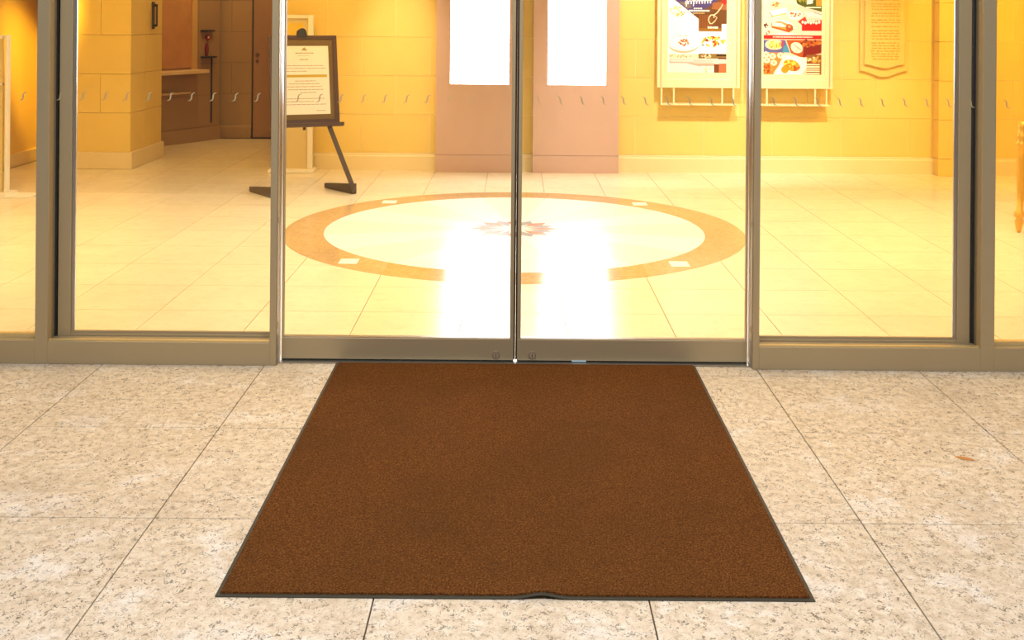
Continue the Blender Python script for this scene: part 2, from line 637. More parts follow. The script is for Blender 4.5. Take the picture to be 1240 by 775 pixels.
# pilaster at the far end of the back wall
pl = empty('pilaster', (0, 0, 0))
tag(pl, 'square cream stone pilaster on the back wall near the gilded table', 'pilaster', kind='structure')
for r in range(9):
    zb = 0 if r == 0 else BASE_H + (r - 1) * BLK_H
    zt = BASE_H if r == 0 else min(BASE_H + r * BLK_H, CEIL)
    MB().box(3.95, 4.45, RW - 0.13, RW, zb + 0.0015, zt - 0.0015).build('stone_block', M['wall'], pl)

# free-standing stone column beside the corridor
co = MB().box(-4.34, -3.61, 10.21, 11.08, 0, CEIL).build('column', M['joint'])
tag(co, 'square cream stone column at the mouth of the corridor', 'column', kind='structure')
for r in range(8):
    zb = BASE_H + r * BLK_H
    zt = min(zb + BLK_H, CEIL)
    sp = -3.885 if r % 2 == 1 else -4.10
    g = 0.002
    for a, b in ((-4.35, sp), (sp, -3.6)):
        MB().box(a + g, b - g, 10.2, 10.6 - g, zb + g, zt - g).build('stone_block', M['wall'], co)
        MB().box(a + g, b - g, 10.6 + g, 11.09, zb + g, zt - g).build('stone_block', M['wall'], co)
MB().box(-4.372, -3.578, 10.178, 11.112, 0, BASE_H).build('plinth', M['base_stone'], co, bevel=0.006)

# ---- corridor beyond the column
cw = MB().box(-5.0, -2.27, 12.87, 13.1, 0, CEIL).build('wall_corridor_end', M['joint'])
cw.data.materials[0] = M['marble_joint']
tag(cw, 'brown stone end wall of the dim corridor', 'wall', kind='structure')
for r in range(8):
    zb, zt = BASE_H + r * BLK_H, min(BASE_H + (r + 1) * BLK_H, CEIL)
    x = -4.0 + (0 if r % 2 else -0.32)
    while x < -3.11:
        a, b = max(x, -4.0), min(x + BLK_W, -3.115)
        if b - a > 0.03:
            MB().box(a + 0.002, b - 0.002, 12.862, 12.9, zb + 0.002, zt - 0.002).build('stone_block', M['corridor'], cw)
        x += BLK_W
    MB().box(-2.3, -2.28, 12.862, 12.9, zb + 0.002, zt - 0.002).build('stone_block', M['corridor'], cw)
bc = baseboard('baseboard_corridor', 'brown stone baseboard along the end of the corridor', -3.9, -3.115, 12.862, M['corridor'])
sw = MB().box(-2.27, -2.07, RW + 0.3, 13.1, 0, CEIL).build('wall_corridor_side', M['corridor'])
tag(sw, 'brown stone side wall of the corridor behind the easel', 'wall', kind='structure')

d3 = empty('door_3', (-3.105, 12.85, 0))
tag(d3, 'plain brown flush door at the end of the corridor', 'door', kind='structure')
MB().box(0.012, 0.80, 0, 0.04, 0.012, 2.1).build('leaf', M['brown_door'], d3)
MB().box(0.0, 0.012, -0.004, 0.05, 0, 2.12).build('frame', M['rubber'], d3)
MB().tube_y(0.06, 0.985, -0.012, 0.0, 0.022, 12).build('lock', M['lock'], d3)
MB().tube_y(0.06, 0.91, -0.012, 0.0, 0.017, 12).build('lock', M['lock'], d3)

# slanting corridor wall with a service hatch
dv = Vector((0.475, 0.880, 0)).normalized()
ang = math.atan2(dv.y, dv.x)
dw = MB().box(-1.45, 0.87, 0.006, 0.25, 0, CEIL).build('wall_corridor_slant', M['marble_joint'], loc=(-3.88, 12.0, 0))
dw.rotation_euler = (0, 0, ang)
tag(dw, 'slanting brown stone corridor wall holding the service hatch', 'wall', kind='structure')
for r in range(8):
    zb, zt = BASE_H + r * BLK_H, min(BASE_H + (r + 1) * BLK_H, CEIL)
    for a, b in ((-1.45, -0.7), (-0.7, -0.05), (-0.05, 0.53), (0.53, 0.87)):
        MB().box(a + 0.002, b - 0.002, 0.0, 0.02, zb + 0.002, zt - 0.002).build('stone_block', M['corridor'], dw)
MB().box(-1.45, 0.87, -0.02, 0.0, 0, BASE_H).build('baseboard', M['corridor'], dw)
ha = empty('service_hatch', (-3.88, 12.0, 0), ang)
tag(ha, 'orange service hatch with a pale counter ledge in the slanting corridor wall', 'hatch')
MB().box(-1.0, 0.40, -0.012, -0.001, 0.85, 2.2).build('shutter', M['hatch'], ha)
MB().box(0.40, 0.48, -0.03, -0.001, 0.83, 2.25).build('side_frame', M['hatch_frame'], ha)
MB().box(-1.0, 0.50, -0.20, -0.001, 0.79, 0.83).build('counter_top', M['counter'], ha, bevel=0.006)
MB().box(-1.0, 0.36, -0.05, -0.001, 0.56, 0.58).build('lower_ledge', M['counter'], ha)

# red corridor sign between two black rails
sg = empty('wall_sign', (-3.88, 12.0, 0), ang)
tag(sg, 'small red emblem and red tag between two black rails on the corridor wall', 'sign')
MB().box(0.56, 0.74, -0.05, 0.0, 1.26, 1.275).build('rail', M['black'], sg)
MB().box(0.56, 0.76, -0.06, 0.0, 0.955, 0.972).build('rail', M['black'], sg)
MB().tube_y(0.66, 1.185, -0.03, 0.0, 0.032, 16).build('round_emblem', M['red'], sg)
MB().tube_y(0.655, 1.19, -0.033, -0.029, 0.012, 12).build('emblem_mark', M['counter'], sg, )
MB().prism_xz([(0.64 + 0.022 * math.cos(2 * PI * k / 14), 1.05 + 0.075 * math.sin(2 * PI * k / 14)) for k in range(14)], -0.03, -0.005).build('tag', M['red'], sg)
MB().box(0.726, 0.738, -0.012, 0.0, 0.20, 0.955).build('conduit', M['black'], sg)
for a in (0.60, 0.655):
    MB().box(a, a + 0.035, -0.006, 0.0, 0.775, 0.815).build('red_mark', M['red'], sg)

# dark pull handle on the column's corridor side
hd = empty('handle', (-3.6, 10.80, 0))
hd.parent = co
tag(hd, 'dark vertical pull handle')
MB().box(0.0, 0.015, -0.03, 0.03, 1.305, 1.575).build('back_plate', M['leg_metal'], hd, bevel=0.006)
MB().bar((0.04, 0, 1.33), (0.04, 0, 1.55), 0.018, 0.022, (0, 1, 0)).build('grip', M['leg_metal'], hd, bevel=0.006)
for z in (1.34, 1.54):
    MB().box(0.012, 0.042, -0.012, 0.012, z - 0.012, z + 0.012).build('standoff', M['black'], hd)


# ------------------------------------------------------------------ facade
HEAD = 2.36
fac = MB().box(-3.6, 3.6, FRONT, 4.66, HEAD + 0.18, 3.4).build('wall_front', M['facade'])
tag(fac, 'grey facade wall above the glass entrance', 'wall', kind='structure')
for nm, a, b in (('wall_front_left', -5.3, -3.3), ('wall_front_right', 3.3, 5.5)):
    w = MB().box(a, b, FRONT + 0.01, 4.66, 0, HEAD + 0.18).build(nm, M['facade'])
    tag(w, 'grey facade wall beyond the ' + ('first' if a < 0 else 'last') + ' sidelight', 'wall', kind='structure')
hdr = MB().box(-3.3, 3.3, FRONT, 4.66, HEAD, HEAD + 0.18).build('trim_header', M['bronze'], bevel=0.004)
tag(hdr, 'bronze metal header across the top of the entrance', 'trim', kind='structure')
thr = MB().box(-0.98, 0.985, 4.548, 4.66, -0.02, 0.003).build('trim_threshold', M['steel'])
tag(thr, 'thin steel threshold strip under the sliding doors', 'trim', kind='structure')


def post(name, label, x0, x1, inner):
    """outer mullion; inner = +1 when its stepped reveal faces +x"""
    t = empty(name, ((x0 + x1) / 2, FRONT, 0))
    tag(t, label, 'mullion', kind='structure')
    h = (x1 - x0) / 2
    MB().box(-h, h, 0, 0.045, 0, HEAD).build('face', M['bronze'], t, bevel=0.0015)
    s = inner
    a, b = sorted((-h * s, (h - 0.004) * s))
    MB().box(a, b, 0.045, 0.078, 0, HEAD).build('reveal', M['bronze'], t)
    a, b = sorted((-h * s, (h + 0.004) * s))
    MB().box(a, b, 0.078, 0.13, 0, HEAD).build('rubber_seal', M['rubber'], t)
    return t


post('trim_mullion', 'bronze mullion between the far sidelight with the white stand and its neighbour', -1.981, -1.929, 1)
post('trim_mullion', 'bronze mullion beside the sidelight showing the gilded table leg', 1.933, 1.990, -1)


def jamb(name, label, x0, x1, s):
    t = empty(name, ((x0 + x1) / 2, FRONT, 0))
    tag(t, label, 'jamb', kind='structure')
    h = (x1 - x0) / 2
    MB().box(-h, h, 0, 0.10, 0, HEAD).build('post', M['bronze'], t, bevel=0.0015)
    a, b = sorted((h * s, h * s + 0.003 * s))
    MB().box(a, b, 0.012, 0.10, 0.0, HEAD).build('polished_reveal', M['bronze_side'], t)
    for z in (0.165, 0.60):
        a, b = sorted((h * s, h * s + 0.007 * s))
        MB().box(a, b, 0.004, 0.012, z - 0.012, z + 0.012).build('stop', M['bronze'], t)
    return t


jamb('trim_jamb', 'slim bronze door jamb beside the easel', -1.010, -0.983, 1)
jamb('trim_jamb', 'slim bronze door jamb in front of the posters', 0.990, 1.017, -1)

# mark stroke: a slim curved S, mirrored on the other half of the facade
def mark_mesh(mirror):
    n = 14
    L, Rr = [], []
    C = []
    for k in range(n + 1):
        t = k / n
        C.append(((t - 0.5) * 0.031 + 0.0042 * math.sin(2 * PI * t), (t - 0.5) * 0.034 - 0.0042 * math.sin(2 * PI * t)))
    for k in range(n + 1):
        a, b = C[max(k - 1, 0)], C[min(k + 1, n)]
        d = math.hypot(b[0] - a[0], b[1] - a[1])
        nx_, nz_ = -(b[1] - a[1]) / d, (b[0] - a[0]) / d
        w = 0.0008 + 0.0022 * math.sin(PI * k / n)
        L.append((C[k][0] + nx_ * w, C[k][1] + nz_ * w))
        Rr.append((C[k][0] - nx_ * w, C[k][1] - nz_ * w))
    pts = Rr[::1] + L[::-1]
    if mirror:
        pts = [(-p[0], p[1]) for p in pts][::-1]
    return MB().prism_xz(pts, -0.0004, 0.0004).mesh('glass_mark', M['mark'])


MARK = {False: mark_mesh(False), True: mark_mesh(True)}


def px_x(px, y_px, Y):
    return ((px - 625) + ROLL * (y_px - 21)) / F_PX * Y


def add_marks(parent, pxs, Y, mirror):
    for p in pxs:
        ypx = 118.2 + 0.0075 * (p - 70)
        o = bpy.data.objects.new('glass_mark', MARK[mirror])
        COL.objects.link(o)
        o.parent = parent
        w = Vector((px_x(p, ypx, Y), Y, 1.103))
        o.matrix_parent_inverse = Matrix.Identity(4)
        base = Vector((0, 0, 0))
        q = parent
        while q is not None:
            base += q.location
            q = q.parent
        o.location = w - base
    return


# fixed panels (bottom box rail, stile, glazing beads, glass)
def fixed_panel(name, label, s, x_in, x_out, pxs, mirror):
    """s=-1 the half with the column, s=+1 the half with the posters; x_in at jamb, x_out at mullion"""
    t = empty(name, (0, FRONT, 0))
    tag(t, label, 'window', kind='structure')
    a, b = sorted((s * x_in, s * x_out))
    MB().box(a, b, 0, 0.075, 0, 0.0946).build('base_rail', M['bronze'], t, bevel=0.0015)
    MB().box(a, b, 0.012, 0.030, 0.0946, 0.099).build('track_lip', M['frame_gold'], t)
    st0, st1 = sorted((s * (x_out + 0.008), s * (x_out - 0.061)))
    st0, st1 = sorted((s * 1.919, s * 1.866))
    MB().box(st0, st1, 0.078, 0.125, 0.085, HEAD).build('stile', M['bronze'], t, bevel=0.0015)
    c, d = sorted((s * 1.866, s * 1.852))
    MB().box(c, d, 0.088, 0.098, 0.11, HEAD).build('bead', M['bronze_side'], t)
    g0, g1 = sorted((s * 1.866, s * x_in))
    MB().box(g0, g1, 0.078, 0.125, 0.085, 0.1035).build('bottom_rail', M['bronze'], t, bevel=0.0012)
    MB().box(g0, g1, 0.086, 0.10, 0.1035, 0.114).build('bead', M['bronze'], t)
    gl = MB().box(g0, g1, 0.0985, 0.1065, 0.105, HEAD).build('glass_pane', M['glass'], t)
    add_marks(gl, pxs, FRONT + 0.0975, mirror)
    add_marks(t, [72.8 if s < 0 else 1176], FRONT + 0.0772, mirror)
    MB().box(g0, g1, 0.078, 0.125, HEAD - 0.05, HEAD).build('top_rail', M['bronze'], t)
    return t


fixed_panel('window_2', 'fixed glass panel in front of the column and corridor', -1, 1.010, 1.929,
            [100.5, 127.5, 153.5, 180.5, 206.5, 232, 258, 285, 312], False)
fixed_panel('window_3', 'fixed glass panel in front of the gilded plaque', 1, 1.017, 1.933,
            [937, 963.5, 990.5, 1017, 1042.5, 1068.5, 1095.5, 1122.5, 1148.5], True)


def sidelight(name, label, s, pxs, mirror):
    t = empty(name, (0, FRONT, 0))
    tag(t, label, 'window', kind='structure')
    x_in = 1.981 if s < 0 else 1.990
    a, b = sorted((s * x_in, s * 3.3))
    MB().box(a, b, 0, 0.075, 0, 0.097).build('base_rail', M['bronze'], t, bevel=0.0015)
    MB().box(a, b, 0.045, 0.075, 0.097, 0.112).build('bead', M['frame_gold'], t)
    gl = MB().box(a, b, 0.055, 0.063, 0.10, HEAD).build('glass_pane', M['glass'], t)
    add_marks(gl, pxs, FRONT + 0.054, mirror)
    return t


sidelight('window_1', 'outermost glass sidelight with the white stand behind it', -1, [28], False)
sidelight('window_4', 'outermost glass sidelight with the gilded table leg behind it', 1, [1219], True)


# sliding door leaves
def leaf(name, label, s, x_mid, x_end, pxs, mirror):
    t = empty(name, (0, 4.575, 0))
    tag(t, label, 'door', kind='structure')
    a, b = sorted((s * x_mid, s * x_end))
    MB().box(a, b, 0, 0.036, 0.0105, 0.099).build('bottom_rail', M['bronze'], t, bevel=0.0015)
    MB().box(a, b, 0.004, 0.032, 0.099, 0.1025).build('glazing_bead', M['bronze_side'], t)
    MB().box(a, b, 0, 0.036, HEAD - 0.09, HEAD - 0.005).build('top_rail', M['bronze'], t)
    c, d = sorted((s * x_mid, s * (x_mid + 0.0155)))
    MB().box(c, d, 0, 0.036, 0.099, HEAD - 0.09).build('meeting_stile', M['bronze'], t, bevel=0.001)
    r0, r1 = sorted((s * x_mid, s * (x_mid - 0.0067)))
    MB().box(r0, r1, 0.012, 0.030, 0.0105, HEAD - 0.01).build('rubber_seal', M['rubber'], t)
    e0, e1 = sorted((s * (x_end - 0.006), s * x_end))
    MB().box(e0, e1, 0.004, 0.032, 0.1025, HEAD - 0.09).build('edge_stile', M['bronze'], t)
    p0, p1 = sorted((s * (x_mid + 0.0155), s * (x_end - 0.006)))
    gl = MB().box(p0, p1, 0.013, 0.023, 0.1025, HEAD - 0.09).build('glass_pane', M['glass'], t)
    add_marks(gl, pxs, 4.575 + 0.012, mirror)
    bs = MB().box(a, b, 0.006, 0.030, 0.0045, 0.0105).build('bottom_seal', M['rubber'], t)
    xl = -0.073 if s < 0 else 0.0795
    lk = MB().tube_y(xl, 0.032, -0.004, 0.002, 0.0165, 20).build('lock', M['steel'], t)
    MB().tube_y(xl, 0.032, -0.005, -0.003, 0.0110, 20).build('lock_barrel', M['bronze'], lk)
    MB().box(xl - 0.0012, xl + 0.0012, -0.006, -0.0045, 0.026, 0.038).build('keyhole', M['black'], lk)
    return t


door_l = leaf('door_1', 'sliding glass door leaf in front of the easel', -1, 0.0, 0.973,
              [361, 387, 413, 440, 466, 492.5, 517.5, 544, 570.5], False)
door_r = leaf('door_2', 'sliding glass door leaf in front of the poster frames', 1, 0.0145, 0.981,
              [652, 678.5, 704.5, 730.5, 755, 781.5, 808.5, 835, 861.5, 888], True)
MB().box(0.245, 0.305, -0.001, 0.0, 0.006, 0.0135).build('tape', M['tape'], door_r)

# ------------------------------------------------------------------ entrance mat
mat = empty('entrance_mat', (0, 0, 0))
tag(mat, 'brown pile entrance mat with a dark rubber border before the sliding doors', 'mat')
MX0, MX1, MY0, MY1 = -0.738, 0.757, 2.713, 4.545


def mat_z(x, y):
    # lifted wrinkle on the near edge
    if y < MY0 + 0.18:
        q = max(0.0, 1 - (y - MY0) / 0.18)
        return 0.011 * q * q * math.exp(-((x - 0.075) / 0.042) ** 2)
    return 0.0


def sheet(name, x0, x1, y0, y1, nx, ny, zt, zb, mtl, edge_fall=0.0, jitter=0.0):
    b = MB()
    vs, fs = [], []
    for j in range(ny + 1):
        for i in range(nx + 1):
            x = x0 + (x1 - x0) * i / nx
            y = y0 + (y1 - y0) * j / ny
            vs.append((x, y, zt + mat_z(x, y) + (random.uniform(-jitter, jitter) if 0 < i < nx and 0 < j < ny else 0)))
    W = nx + 1
    for j in range(ny):
        for i in range(nx):
            fs.append((j * W + i, j * W + i + 1, (j + 1) * W + i + 1, (j + 1) * W + i))
    ring = [i for i in range(W)] + [j * W + nx for j in range(1, ny + 1)] + [ny * W + i for i in range(nx - 1, -1, -1)] + [j * W for j in range(ny - 1, 0, -1)]
    o = len(vs)
    for k in ring:
        vs.append((vs[k][0], vs[k][1], zb + mat_z(vs[k][0], vs[k][1])))
    n = len(ring)
    for k in range(n):
        fs.append((ring[k], o + k, o + (k + 1) % n, ring[(k + 1) % n]))
    return b.add(vs, fs).build(name, mtl, mat)


sheet('rubber_border', MX0, MX1, MY0, MY1, 120, 60, 0.0035, 0.0008, M['mat_edge'])
sheet('pile', MX0 + 0.011, MX1 - 0.011, MY0 + 0.012, MY1 - 0.008, 150, 150, 0.0085, 0.003, M['carpet'], jitter=0.0006)

lf = MB()
lp = [(0.025 * math.cos(2 * PI * k / 10) * (1 + 0.2 * math.cos(4 * PI * k / 10)), 0.011 * math.sin(2 * PI * k / 10)) for k in range(10)]
lf.prism(lp, 0.001, 0.0025)
leaf_o = lf.build('dry_leaf', M['leaf'], loc=(1.497, 3.61, 0))
leaf_o.rotation_euler = (0, 0, -0.5)
tag(leaf_o, 'small dry orange leaf lying on the granite paving', 'leaf')

# ------------------------------------------------------------------ lit display panels
def display(x0, x1, s0, s1, label):
    t = empty('display_panel', (x0, RW - 0.13, 0))
    tag(t, label, 'display', 'lit display panels on the back wall')
    w = x1 - x0
    z0, z1, top = 0.824, 2.25, 2.5
    a, b = s0 - x0, s1 - x0
    m = MB()
    m.box(0, a, 0, 0.1, 0.165, top).box(b, w, 0, 0.1, 0.165, top).box(a, b, 0, 0.1, 0.165, z0).box(a, b, 0, 0.1, z1, top)
    m.box(a, b, 0.03, 0.1, z0, z1)
    m.build('housing', M['panel'], t)
    MB().box(0.0, w, 0.003, 0.1, 0.0, 0.162).build('kick_plate', M['panel'], t)
    MB().box(a, b, 0.004, 0.028, z0, z1).build('screen', M['screen'], t)
    return t


display(-0.742, 0.045, -0.61, -0.062, 'rose display panel with a glowing white screen, nearer the easel')
display(0.165, 0.965, 0.300, 0.842, 'rose display panel with a glowing white screen, nearer the posters')


# ------------------------------------------------------------------ posters
class Paint:
    """a small canvas in photograph pixels, sampled K times per pixel; becomes the sheet's print"""
    K = 2

    def __init__(self, x0, x1, y0, y1, bg):
        self.x0, self.y0 = x0, y0
        self.w, self.h = int((x1 - x0) * self.K), int((y1 - y0) * self.K)
        self.a = np.zeros((self.h, self.w, 3))
        self.a[:] = bg
        yy, xx = np.mgrid[0:self.h, 0:self.w]
        self.X = x0 + (xx + 0.5) / self.K
        self.Y = y0 + (yy + 0.5) / self.K

    def put(self, m, c, al=1.0):
        self.a[m] = self.a[m] * (1 - al) + np.array(c) * al

    def ell(self, cx, cy, rx, ry, c, rot=0.0, al=1.0):
        dx, dy = self.X - cx, self.Y - cy
        u = dx * math.cos(rot) + dy * math.sin(rot)
        v = -dx * math.sin(rot) + dy * math.cos(rot)
        self.put((u / rx) ** 2 + (v / ry) ** 2 <= 1, c, al)

    def poly(self, pts, c, al=1.0):
        ins = np.zeros(self.X.shape, bool)
        n = len(pts)
        for i in range(n):
            (xa, ya), (xb, yb) = pts[i], pts[(i + 1) % n]
            if ya == yb:
                continue
            cond = ((ya > self.Y) != (yb > self.Y)) & (self.X < (xb - xa) * (self.Y - ya) / (yb - ya) + xa)
            ins ^= cond
        self.put(ins, c, al)

    def rect(self, xa, ya, xb, yb, c, al=1.0):
        self.put((self.X >= xa) & (self.X <= xb) & (self.Y >= ya) & (self.Y <= yb), c, al)

    def line(self, pts, w, c, al=1.0):
        m = np.zeros(self.X.shape, bool)
        for (xa, ya), (xb, yb) in zip(pts[:-1], pts[1:]):
            L2 = (xb - xa) ** 2 + (yb - ya) ** 2 + 1e-9
            t = np.clip(((self.X - xa) * (xb - xa) + (self.Y - ya) * (yb - ya)) / L2, 0, 1)
            m |= (self.X - xa - t * (xb - xa)) ** 2 + (self.Y - ya - t * (yb - ya)) ** 2 <= (w / 2) ** 2
        self.put(m, c, al)

    def words(self, xa, xb, y, h, c, gap=0.35):
        x = xa
        while x < xb:
            L = random.uniform(1.2, 3.5)
            self.rect(x, y - h / 2, min(x + L, xb), y + h / 2, c, 0.9)
            x += L + gap

    def speck(self, cx, cy, rx, ry, n, cols, s=(0.6, 1.8)):
        for _ in range(n):
            a, r = random.uniform(0, 2 * PI), math.sqrt(random.random())
            self.ell(cx + rx * r * math.cos(a), cy + ry * r * math.sin(a), random.uniform(*s), random.uniform(*s) * 0.8, random.choice(cols), random.uniform(0, 3))

    def build(self, name, mtl, parent, x0, x1, zb, zt, y):
        h, w = self.h, self.w
        vs, fs = [], []
        for j in range(h + 1):
            for i in range(w + 1):
                vs.append((x0 + (x1 - x0) * i / w, y, zt + (zb - zt) * j / h))
        W = w + 1
        for j in range(h):
            for i in range(w):
                fs.append((j * W + i, (j + 1) * W + i, (j + 1) * W + i + 1, j * W + i + 1))
        me = bpy.data.meshes.new(name)
        me.from_pydata(vs, [], fs)
        me.materials.append(mtl)
        c = self.a / 255.0
        c = np.where(c <= 0.04045, c / 12.92, ((c + 0.055) / 1.055) ** 2.4)
        at = me.attributes.new('print', 'FLOAT_COLOR', 'CORNER')
        flat = np.ones((h * w, 4, 4))
        flat[:, :, :3] = c.reshape(h * w, 1, 3)
        at.data.foreach_set('color', flat.ravel())
        o = bpy.data.objects.new(name, me)
        COL.objects.link(o)
        o.parent = parent
        return o


def poster_dining():
    p = Paint(809, 880, -10, 88, (250, 246, 236))
    p.rect(809, 0, 880, 70, (252, 250, 246))
    # dark upper corner with blue night and brown board
    p.poly([(809, -10), (880, -10), (880, 29), (874, 29), (874, 38), (846, 38), (846, 23), (818, 1), (809, -4)], (104, 66, 30))
    p.poly([(809, -10), (872, -10), (868, 2), (850, 13), (838, 16), (832, 12), (818, 1), (809, -4)], (78, 66, 118))
    p.poly([(822, 2), (834, 3), (838, 9), (832, 11)], (120, 105, 95))
    p.poly([(863, 3), (880, 2), (880, 12), (862, 11)], (150, 92, 50))
    p.ell(877, 2, 3.5, 4.0, (196, 46, 30))
    p.poly([(846, 18), (862, 18), (862, 34), (846, 34)], (138, 80, 34), 0.7)
    for k in range(9):
        p.line([(846 + 3 * k, 14), (846.5 + 3 * k, 36)], 0.5, (84, 50, 22), 0.6)
    p.poly([(846, 34), (874, 34), (874, 38), (846, 38)], (150, 104, 24), 0.8)
    # script title: a run of loops
    pts = []
    for k in range(90):
        t = k / 89
        pts.append((830 + 32 * t - 1.0 * math.sin(t * 60), 3 + 1.9 * math.cos(t * 60) - 1.2 * t))
    p.line(pts, 0.9, (250, 246, 250))
    p.line([(832, 1), (831, 7.5)], 0.9, (250, 246, 250))
    p.line([(840, -3), (839.5, 7)], 0.9, (250, 246, 250))
    p.words(840, 850, 10.2, 1.4, (250, 245, 235))
    p.words(834, 859, 13, 1.5, (250, 245, 235))
    p.words(839, 853, 16.2, 0.9, (220, 190, 120))
    # whisk drawn in white line
    p.line([(875, 5), (873, 9), (868.5, 15), (865, 18), (861, 18), (858.5, 21), (858, 25), (860, 28.5)], 1.1, (246, 214, 170))
    p.line([(865, 18), (868, 21.5), (866, 25), (862.5, 28.5), (860.5, 28.5)], 0.8, (240, 205, 150))
    p.line([(864, 18), (864.5, 21)], 0.9, (255, 235, 205))
    p.words(857, 869.5, 33.2, 2.2, (250, 240, 225))
    # herb sprig
    p.speck(818, 15, 9, 7, 26, [(224, 214, 120), (236, 222, 150), (214, 206, 150), (240, 226, 180), (190, 196, 110)], (0.8, 1.8))
    p.speck(824, 17, 6, 3, 8, [(230, 190, 110), (220, 170, 90)], (0.8, 1.5))
    # left plate
    p.ell(828, 55, 18, 9.5, (205, 178, 142))
    p.ell(828, 52.5, 18.5, 9.5, (244, 244, 238))
    p.ell(828, 52, 15, 7.5, (254, 253, 250))
    p.speck(828.5, 51.5, 6.5, 3.6, 24, [(200, 90, 30), (226, 120, 44), (176, 66, 24), (236, 150, 80), (120, 60, 20)], (0.8, 1.8))
    p.speck(828, 44, 7, 2.5, 12, [(110, 96, 60), (170, 150, 90), (220, 190, 120)], (0.4, 0.9))
    # right plate
    p.ell(866, 52, 21, 12.5, (246, 246, 244))
    p.ell(866, 51, 18, 9.5, (255, 254, 250))
    p.speck(864, 50, 14, 6.0, 60, [(232, 176, 40), (214, 110, 30), (196, 52, 24), (240, 206, 90), (92, 48, 26), (150, 150, 40), (236, 196, 60), (206, 190, 70)], (0.8, 2.2))
    p.ell(851.5, 54.5, 2, 0.9, (104, 116, 84))
    # text bands under the plates
    p.rect(810.5, 65.5, 880, 70.8, (232, 214, 178))
    p.speck(827, 68, 16, 2.3, 40, [(190, 160, 110), (250, 240, 215), (150, 120, 80)], (0.4, 0.9))
    p.rect(846, 65, 880, 71, (132, 104, 52))
    p.speck(855, 68, 8, 2.4, 26, [(226, 206, 140), (240, 226, 180), (90, 66, 30)], (0.4, 1.0))
    p.rect(868, 66, 880, 68, (40, 26, 16))
    p.rect(870, 70, 880, 71.5, (90, 20, 20))
    p.rect(810.5, 71.5, 880, 77, (240, 192, 180))
    p.rect(864, 72, 878, 76, (244, 214, 196))
    p.words(813, 840, 73.8, 1.6, (252, 232, 220))
    p.line([(811, 76.2), (840, 76.2)], 0.5, (180, 120, 110))
    p.rect(810.5, 77.5, 850, 88, (240, 222, 216))
    p.poly([(832, 77), (866, 77), (866, 80), (850, 81)], (226, 160, 140))
    p.rect(849, 80, 866, 88, (246, 236, 214))
    p.speck(857, 83.5, 5, 3.5, 12, [(222, 200, 140), (200, 176, 100)], (0.6, 1.4))
    p.rect(865, 77.5, 871, 88, (116, 62, 26))
    p.rect(871, 77, 880, 88, (188, 104, 62))
    p.rect(809, -10, 810.3, 88, (253, 251, 247))
    return p


